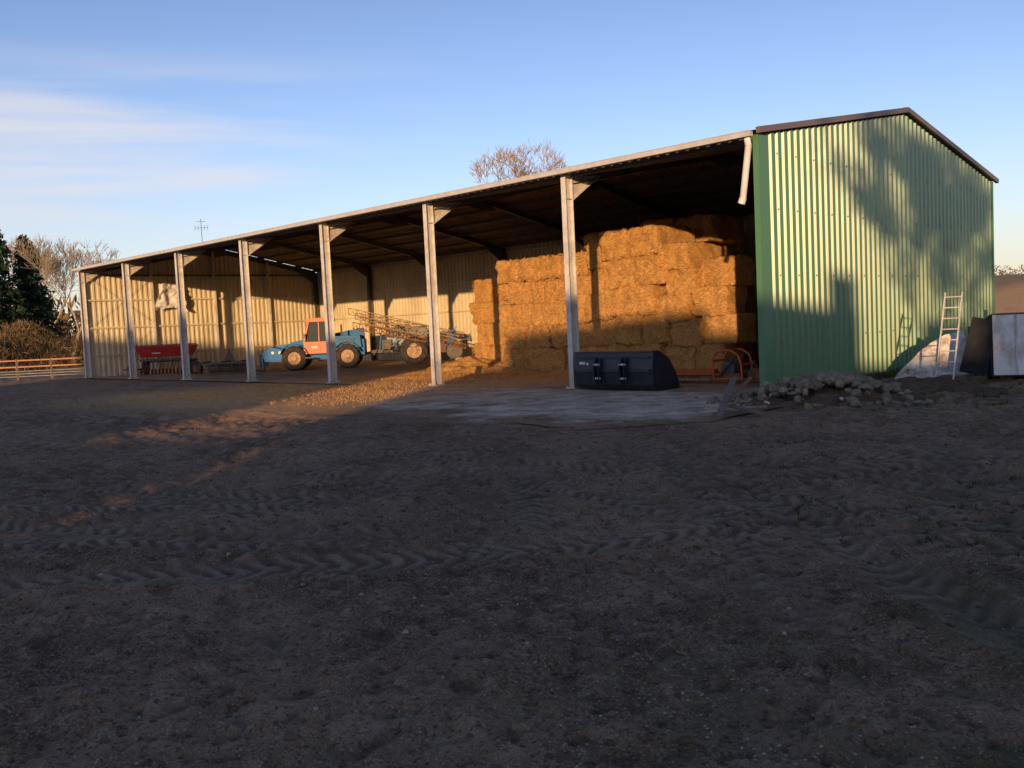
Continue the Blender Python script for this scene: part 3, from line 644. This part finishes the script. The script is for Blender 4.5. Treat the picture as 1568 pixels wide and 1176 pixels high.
def tufts(name,C,hgt,nb,k='grass'):
    n=len(C)
    tot=n*nb; c=np.repeat(C,nb,0); h=np.repeat(hgt,nb)*rng.uniform(.4,1.1,tot); a=rng.uniform(0,6.28,tot); r0=rng.uniform(0,.06,tot)
    base=c+np.stack([np.cos(a)*r0,np.sin(a)*r0,np.zeros(tot)-.01],1); lean=rng.uniform(.1,.9,tot)
    tip=base+np.stack([np.cos(a)*h*lean,np.sin(a)*h*lean,h],1); s=np.stack([-np.sin(a),np.cos(a),np.zeros(tot)],1)*.006
    mid=(base+tip)/2+np.array([0,0,1])*(h*.1)[:,None]
    V=np.stack([base-s,base+s,mid+s*.7,tip,mid-s*.7],1).reshape(-1,3)
    o=np.arange(tot)[:,None]*5; F_=np.concatenate([o+np.array([[0,1,2]]),o+np.array([[0,2,4]]),o+np.array([[4,2,3]])])
    return npmesh(name,V,F_,k)
n=420; X_=rng.uniform(.3,7.5,n); Y_=rng.uniform(-3.5,6,n)+X_*.2; keep=vn(X_*.8,Y_*.8,77)>-.1; X_=X_[keep];Y_=Y_[keep]
tufts('weeds',np.stack([X_,Y_,gz(X_,Y_)+.01],1),rng.uniform(.05,.2,len(X_)),16)
n=900; X_=rng.uniform(.12,.7,n)+0; Y_=rng.uniform(2,15,n); tufts('grass_strip',np.stack([X_,Y_,gz(X_,Y_)+.01],1),rng.uniform(.06,.22,n),12)
n=900; aa=np.radians(az0+rng.uniform(12,36,n)); r_=rng.uniform(6,22,n); X_=CAM[0]+np.sin(aa)*r_;Y_=CAM[1]+np.cos(aa)*r_; keep=(vn(X_*.7,Y_*.7,41)>.08)&(X_>2.5); X_=X_[keep];Y_=Y_[keep]
tufts('short_grass',np.stack([X_,Y_,gz(X_,Y_)],1),rng.uniform(.02,.07,len(X_)),14)
# ------------------------------------------------------------------ gravel
def scat(n,r0,r1,sm,sM,p=2.5,spread=34):
    aa=np.radians(az0+rng.uniform(-spread,spread,n)); r_=np.exp(rng.uniform(math.log(r0),math.log(r1),n)); X_=CAM[0]+np.sin(aa)*r_;Y_=CAM[1]+np.cos(aa)*r_
    S=sm+(sM-sm)*rng.uniform(0,1,n)**p
    k=((vn(X_*.9,Y_*.9,21)+.5)>rng.uniform(0,1,n)*.9)&~((Y_>-6)&(X_<1)&(X_>-43))
    return X_[k],Y_[k],S[k]
X_,Y_,S=scat(26000,3,26,.003,.011,2)
rocks('gravel',np.stack([X_,Y_,gz(X_,Y_)+S*.2],1),S,'gravel',None,.7)
X_,Y_,S=scat(260,3.5,30,.012,.032,3)
rocks('scattered_stones',np.stack([X_,Y_,gz(X_,Y_)+S*.25],1),S,'gravel',None,.7)
X_,Y_,S=scat(6500,3,24,.01,.035,2.5)
rocks('mud_clods',np.stack([X_,Y_,gz(X_,Y_)+S*.15],1),S,'clod',None,.6)
n=160; X_=6.7+rng.normal(0,.55,n);Y_=-13.6+rng.normal(0,.6,n); Zl=gz(X_,Y_)+.015
a=rng.uniform(0,6.28,n); l=rng.uniform(.012,.035,n); d=np.stack([np.cos(a),np.sin(a),rng.uniform(-.3,.5,n)],1)*l[:,None]; s=np.stack([-np.sin(a),np.cos(a),rng.uniform(-.3,.3,n)],1)*l[:,None]*.55
C=np.stack([X_,Y_,Zl],1); npmesh('dead_leaves',np.stack([C-d,C+s,C+d,C-s],1).reshape(-1,3),np.arange(4*n).reshape(-1,4),'leaf')
# ------------------------------------------------------------------ trees
def tree(name,base,h,seed,k='bark',spread=.5,r0=None,maxd=6,crown0=.25,up=.25,leaves=None,nch=(2,4),twigr=.012,xy=1.0):
    rd=random.Random(seed); segs=[]; tips=[]
    def grow(p,d,l,r,dep):
        ns=3
        for i in range(ns):
            q=p+d*(l/ns); r1=r*(1-.22/ns*1.2)
            segs.append((p.copy(),q.copy(),r,r1)); p=q;r=r1
            d=(d+Vector((rd.gauss(0,.11),rd.gauss(0,.11),rd.gauss(0,.08)+up*.1))).normalized()
            if dep>=2 and dep<maxd and rd.random()<.45:
                ax=Vector((rd.gauss(0,1),rd.gauss(0,1),rd.gauss(.2,.6))).normalized(); grow(p,(d*.5+ax*.8).normalized(),l*.5,max(r*.5,twigr*.6),dep+2)
        if dep>=maxd: tips.append(p.copy()); return
        n=rd.randint(*nch)
        for i in range(n):
            ax=Vector((rd.gauss(0,1),rd.gauss(0,1),rd.gauss(0,.5))).normalized()
            nd=(d*(1-spread*.55)+ax*spread+Vector((0,0,up))).normalized()
            grow(p,nd,l*rd.uniform(.66,.86),max(r*rd.uniform(.55,.75),twigr*.7),dep+1)
    r0=r0 or h*.022
    grow(Vector((0,0,0)),Vector((0,0,1)),h*crown0,r0,0)
    mxz=max(s[1].z for s in segs); f=np.array([h/mxz*xy,h/mxz*xy,h/mxz])
    P0=np.array([s[0] for s in segs])*f;P1=np.array([s[1] for s in segs])*f;Ra=np.array([s[2] for s in segs]);Rb=np.array([s[3] for s in segs])
    P0+=np.array(base);P1+=np.array(base); n=len(segs)
    d=P1-P0;d/=np.linalg.norm(d,axis=1)[:,None]+1e-9; ref=np.where(np.abs(d[:,2:3])<.9,np.array([[0,0,1.]]),np.array([[1.,0,0]])); x=np.cross(d,ref);x/=np.linalg.norm(x,axis=1)[:,None];y=np.cross(x,d)
    m=4;V=np.zeros((n,2*m,3))
    for i in range(m):
        t=2*math.pi*i/m; V[:,i]=P0+(x*math.cos(t)+y*math.sin(t))*Ra[:,None]; V[:,m+i]=P1+(x*math.cos(t)+y*math.sin(t))*Rb[:,None]
    f_=np.array([(i,(i+1)%m,m+(i+1)%m,m+i) for i in range(m)]); F_=(f_[None]+np.arange(n)[:,None,None]*2*m).reshape(-1,4)
    e=empty(name); npmesh('trunk_and_branches',V.reshape(-1,3),F_,k,e,True)
    if leaves:
        nl,size,kk=leaves; T=np.array(tips)*f+np.array(base); nc=max(8,nl//60); cen=T[rng.integers(0,len(T),nc)]; C=cen[rng.integers(0,nc,nl)]+rng.normal(0,.28,(nl,3)); a=rng.normal(0,1,(nl,3));a/=np.linalg.norm(a,axis=1)[:,None]; b2=np.cross(a,rng.normal(0,1,(nl,3)));b2/=np.linalg.norm(b2,axis=1)[:,None]; sz=(size*rng.uniform(.5,1.2,nl))[:,None]
        npmesh('leaves',np.stack([C-a*sz,C+b2*sz*.6,C+a*sz,C-b2*sz*.6],1).reshape(-1,3),np.arange(4*nl).reshape(-1,4),kk,e)
    return e
tree('bare_tree',(-32,25,0),14.3,5,'bark',.55,.3,7,.26,.22,twigr=.02,xy=.82)
tree('bare_tree',(-72.3,10,0),11.5,8,'barkl',.5,.2,6,.2,.3,twigr=.022)
tree('bare_tree',(-105,19,0),15,9,'barkl',.5,.25,6,.25,.3,twigr=.03)
tree('bare_tree',(-101,14,0),14,10,'barkl',.5,.25,6,.25,.3,twigr=.03)
def conifer(name,base,h,seed,rad):
    r_=np.random.default_rng(seed); e=empty(name); mb=MB(); mb.cyl(base,(base[0],base[1],h*.97),h*.018,.03,'bark',8)
    mb.obj('trunk',e)
    nb=260; z=h*(.06+.93*r_.uniform(0,1,nb)**.8); a=r_.uniform(0,6.28,nb); ln=rad*(1-z/h)**.75*r_.uniform(.6,1.15,nb)+.15
    Vs=[]
    for i in range(nb):
        k=int(26*ln[i]/rad)+8; t=r_.uniform(.1,1,k); c=np.stack([base[0]+np.cos(a[i])*ln[i]*t,base[1]+np.sin(a[i])*ln[i]*t,z[i]-.25*ln[i]*t+.1*ln[i]*t*t],1)+r_.normal(0,.12,(k,3))
        d=r_.normal(0,1,(k,3))+np.array([np.cos(a[i]),np.sin(a[i]),-.3]);d/=np.linalg.norm(d,axis=1)[:,None]; s=np.cross(d,r_.normal(0,1,(k,3)));s/=np.linalg.norm(s,axis=1)[:,None]; q=r_.uniform(.15,.38,k)[:,None]
        Vs.append(np.stack([c-d*q,c+s*q*.35,c+d*q,c-s*q*.35],1))
    V=np.concatenate(Vs).reshape(-1,3); npmesh('needle_foliage',V,np.arange(len(V)).reshape(-1,4),'conif',e)
conifer('conifer_tree',(-82,7.3,0),13.2,1,3.2);conifer('conifer_tree',(-83.8,10.2,0),12.4,2,3.0);conifer('conifer_tree',(-80.3,4.0,0),12.6,3,3.2);conifer('conifer_tree',(-84.5,1.0,0),14,4,3.6);conifer('conifer_tree',(-88,12.2,0),12,6,2.8)
n=26000; t=rng.uniform(0,1,n); C=np.stack([-69+rng.normal(0,1.6,n),-14+30*t,rng.uniform(0,1,n)**1.3*(2.2+2.2*(vn(t*9,t*0,3)+.5))],1); C[:,0]-= (30*t-10)*.35
d=rng.normal(0,1,(n,3))+np.array([0,0,1.2]);d/=np.linalg.norm(d,axis=1)[:,None];s=np.cross(d,rng.normal(0,1,(n,3)));s/=np.linalg.norm(s,axis=1)[:,None];q=rng.uniform(.15,.6,n)[:,None]
npmesh('hedge',np.stack([C-d*q,C+s*.025,C+d*q,C-s*.025],1).reshape(-1,3),np.arange(4*n).reshape(-1,4),'brush')
def treeline(name,az_a,az_b,R,hh,n,k='brush'):
    a=np.radians(rng.uniform(az_a,az_b,n)); cl=vn(np.degrees(a)*1.3,a*0,6)+.5
    X_=CAM[0]+np.sin(a)*R+rng.normal(0,4,n);Y_=CAM[1]+np.cos(a)*R+rng.normal(0,4,n);Z_=gz(X_,Y_)+rng.uniform(0,1,n)*hh*(.3+.9*cl)
    C=np.stack([X_,Y_,Z_],1); d=rng.normal(0,1,(n,3))+np.array([0,0,1.]);d/=np.linalg.norm(d,axis=1)[:,None];s=np.cross(d,rng.normal(0,1,(n,3)));s/=np.linalg.norm(s,axis=1)[:,None];q=rng.uniform(.4,1.6,n)[:,None]*hh/8
    npmesh(name,np.stack([C-d*q,C+s*q*.22,C+d*q,C-s*q*.22],1).reshape(-1,3),np.arange(4*n).reshape(-1,4),k)
treeline('distant_trees',-26,20,260,4,9000); treeline('distant_woodland',-110,-70,230,12,12000)
fe=empty('paddock_fence'); mb=MB()
p0=Vector((-44.0,.6,0));p1=Vector((-58,-13.4,0))
for i in range(11):
    p=p0.lerp(p1,i/10); mb.box((p.x,p.y,.6),(.1,.1,1.2),'wood')
for z in (.75,1.12): mb.beam(p0+Vector((0,0,z)),p1+Vector((0,0,z)),.04,.08,'fence')
for z in (.2,.35,.5): mb.beam(p0+Vector((0,0,z)),p1+Vector((0,0,z)),.012,.012,'white')
mb.obj('rails_and_posts',fe)
mb=MB(); bx_=Vector((-59,15.8,0)); mb.cyl(bx_,bx_+Vector((0,0,11.4)),.04,.025,'dsteel',6)
for z,l in ((11.2,.35),(10.7,.5)): mb.beam(bx_+Vector((-l*.7,-l*.7,z)),bx_+Vector((l*.7,l*.7,z)),.03,.03,'dsteel')
for i in range(5): mb.beam(bx_+Vector((-.36+i*.18,-.36+i*.18,10.5)),bx_+Vector((-.36+i*.18,-.36+i*.18,10.9)),.02,.02,'dsteel')
mb.obj('antenna_mast')
# ------------------------------------------------------------------ unseen buildings added behind the viewpoint, shaped to shade the yard
EL=6.5; te=math.tan(D2R(EL)); psi=D2R(-35.0); dx,dy=math.sin(psi),math.cos(psi); ux,uy=dy,-dx
def US(u,s): return (u*ux+s*dx,u*uy+s*dy)
def shade_block(name,u0,u1,s0,dep,vr,eaves,chim=None,wm='wallst',rm='tile'):
    e=empty(name); mb=MB(); hr=vr-te*s0; he=hr-eaves
    def P_(u,s,z): x,y=US(u,s); return (x,y,z)
    sA=s0+dep/2;sB=s0-dep/2
    mb.add([P_(u0,sA,-.2),P_(u1,sA,-.2),P_(u1,sB,-.2),P_(u0,sB,-.2),P_(u0,sA,he),P_(u1,sA,he),P_(u1,sB,he),P_(u0,sB,he),P_(u0,s0,hr-.05),P_(u1,s0,hr-.05)],[(0,1,5,4),(2,3,7,6),(1,2,6,9,5),(3,0,4,8,7)],wm)
    mb.obj('walls',e); mb=MB()
    for sg in (1,-1):
        q=[P_(u0-.1,s0,hr),P_(u1+.1,s0,hr),P_(u1+.1,s0+sg*(dep/2+.3),he-.1),P_(u0-.1,s0+sg*(dep/2+.3),he-.1)]
        mb.prism(q,(0,0,0),(0,0,.12),rm)
    mb.obj('roof',e); mb=MB(); n=max(1,int((u1-u0)/3))
    for i in range(n):
        u=u0+(i+.5)*(u1-u0)/n
        for z in ((1.5,4.3) if he>5.5 else (1.5,)):
            a=[P_(u-.5,sA+.03,z-.6),P_(u+.5,sA+.03,z-.6),P_(u+.5,sA+.03,z+.6),P_(u-.5,sA+.03,z+.6)]; mb.add(a,[(0,1,2,3)],'glass')
            a=[P_(u-.6,sA+.02,z-.7),P_(u+.6,sA+.02,z-.7),P_(u+.6,sA+.02,z+.7),P_(u-.6,sA+.02,z+.7)]; mb.add(a,[(0,1,2,3)],'white')
    mb.obj('windows',e)
    if chim:
        mb=MB(); cu0,cu1,cv=chim; hc=cv-te*s0; q=[P_(cu0,s0+.5,hr-2.5),P_(cu1,s0+.5,hr-2.5),P_(cu1,s0-.5,hr-2.5),P_(cu0,s0-.5,hr-2.5)]
        mb.prism(q,(0,0,0),(0,0,hc-hr+2.5),'tile'); mb.obj('shade_block_stub',e)
shade_block('shade_block_house',-8.7,-1.2,-62,8,2.9,3.0)
shade_block('shade_block_wing',-1.2,2.7,-62,7,2.1,2.5,chim=(1.8,2.7,3.1))
shade_block('shade_block_lean_to',-9.7,-8.8,-62,6,1.6,1.2)
shade_block('shade_block_low',-13.4,-9.8,-62,6,-.75,1.5)
shade_block('shade_block_left',-23,-13.5,-62,9,2.8,3.0)
shade_block('shade_block_far_left',-36,-23.1,-62,12,4.9,3.0)
shade_block('shade_block_right_low',2.8,5.3,-62,6,.7,1.5)
shade_block('shade_block_right',5.4,30,-62,8,2.2,2.6)
def at(u,s): x,y=US(u,s); return (x,y,0)
tree('yard_tree',at(4.5,-46),13.8,21,'bark',.55,.24,6,.42,.15,twigr=.04,xy=.72,leaves=(6500,.13,'leafd'))
tree('yard_tree',at(-3.0,-75),12.0,23,'bark',.6,.3,5,.25,.15,twigr=.03)
# ------------------------------------------------------------------ light
sun=bpy.data.lights.new('sun','SUN'); sun.energy=5.0; sun.angle=D2R(.5); sun.color=(1,.61,.29)
so=bpy.data.objects.new('sun',sun); sc.collection.objects.link(so)
ld=Vector((dx*math.cos(D2R(EL)),dy*math.cos(D2R(EL)),-math.sin(D2R(EL)))); so.rotation_euler=ld.to_track_quat('-Z','Y').to_euler(); so.location=(20,-30,30)
w=bpy.data.worlds.new('World'); sc.world=w; w.use_nodes=True; nt=w.node_tree;N=nt.nodes;Lk=nt.links
bg=N['Background']; sk=N.new('ShaderNodeTexSky'); sk.sky_type='NISHITA'; sk.sun_disc=False; sk.sun_elevation=D2R(EL); sk.sun_rotation=math.atan2(-dx,-dy); sk.altitude=100; sk.air_density=1.0; sk.dust_density=.5; sk.ozone_density=1.6
tc=N.new('ShaderNodeTexCoord'); s=SH(nt,tc.outputs['Generated'])
mp=N.new('ShaderNodeMapping'); mp.inputs['Rotation'].default_value=(0,0,D2R(20)); mp.inputs['Scale'].default_value=(1.3,1.3,15); Lk.new(s.P,mp.inputs['Vector'])
cn=s.noise(1.5,6,.5,mp.outputs['Vector'],.4)
sp2=N.new('ShaderNodeSeparateXYZ'); Lk.new(s.P,sp2.inputs[0]); z=sp2.outputs[2]
el_m=s.mth('MULTIPLY',s.mr(z,.08,.15),s.mr(z,.29,.21))
dt=N.new('ShaderNodeVectorMath'); dt.operation='DOT_PRODUCT'; Lk.new(s.P,dt.inputs[0]); dt.inputs[1].default_value=(-.96,.15,.2)
azm=s.mr(dt.outputs['Value'],.80,.98)
cm=s.mth('MULTIPLY',s.mth('MULTIPLY',s.mr(cn,.36,.66),el_m),azm)
cm=s.mth('MULTIPLY',cm,.75)
tint=s.mix(1.0,sk.outputs[0],(1.36,1.32,1.78),'MULTIPLY')
zt=s.mr(z,.12,.55,1.0,.72)
cb=N.new('ShaderNodeCombineXYZ')
for i in range(3): Lk.new(zt,cb.inputs[i])
tint=s.mix(1.0,tint,cb.outputs[0],'MULTIPLY')
hz=s.mr(z,.22,-.02,0,.5); tint=s.mix(hz,tint,(4.9,5.0,5.2))
out=s.mix(cm,tint,(5.6,5.3,5.4)); Lk.new(out,bg.inputs['Color']); bg.inputs['Strength'].default_value=.15
# ------------------------------------------------------------------ camera
cam=bpy.data.cameras.new('camera'); co=bpy.data.objects.new('camera',cam); sc.collection.objects.link(co); sc.camera=co
yaw,pit,rol=-.792,-.0653,-.0476
Fv=Vector((math.sin(yaw)*math.cos(pit),math.cos(yaw)*math.cos(pit),math.sin(pit))); R0=Vector((math.cos(yaw),-math.sin(yaw),0)); U0=R0.cross(Fv)
Rv=R0*math.cos(rol)+U0*math.sin(rol); Uv=-R0*math.sin(rol)+U0*math.cos(rol)
m4=Matrix((Rv,Uv,-Fv)).transposed().to_4x4(); m4.translation=Vector(CAM); co.matrix_world=m4
cam.sensor_width=36; cam.lens=1418.1/1568*36; cam.clip_end=8000; cam.clip_start=.1
sc.view_settings.view_transform='Standard'; sc.view_settings.look='None'; sc.view_settings.exposure=0
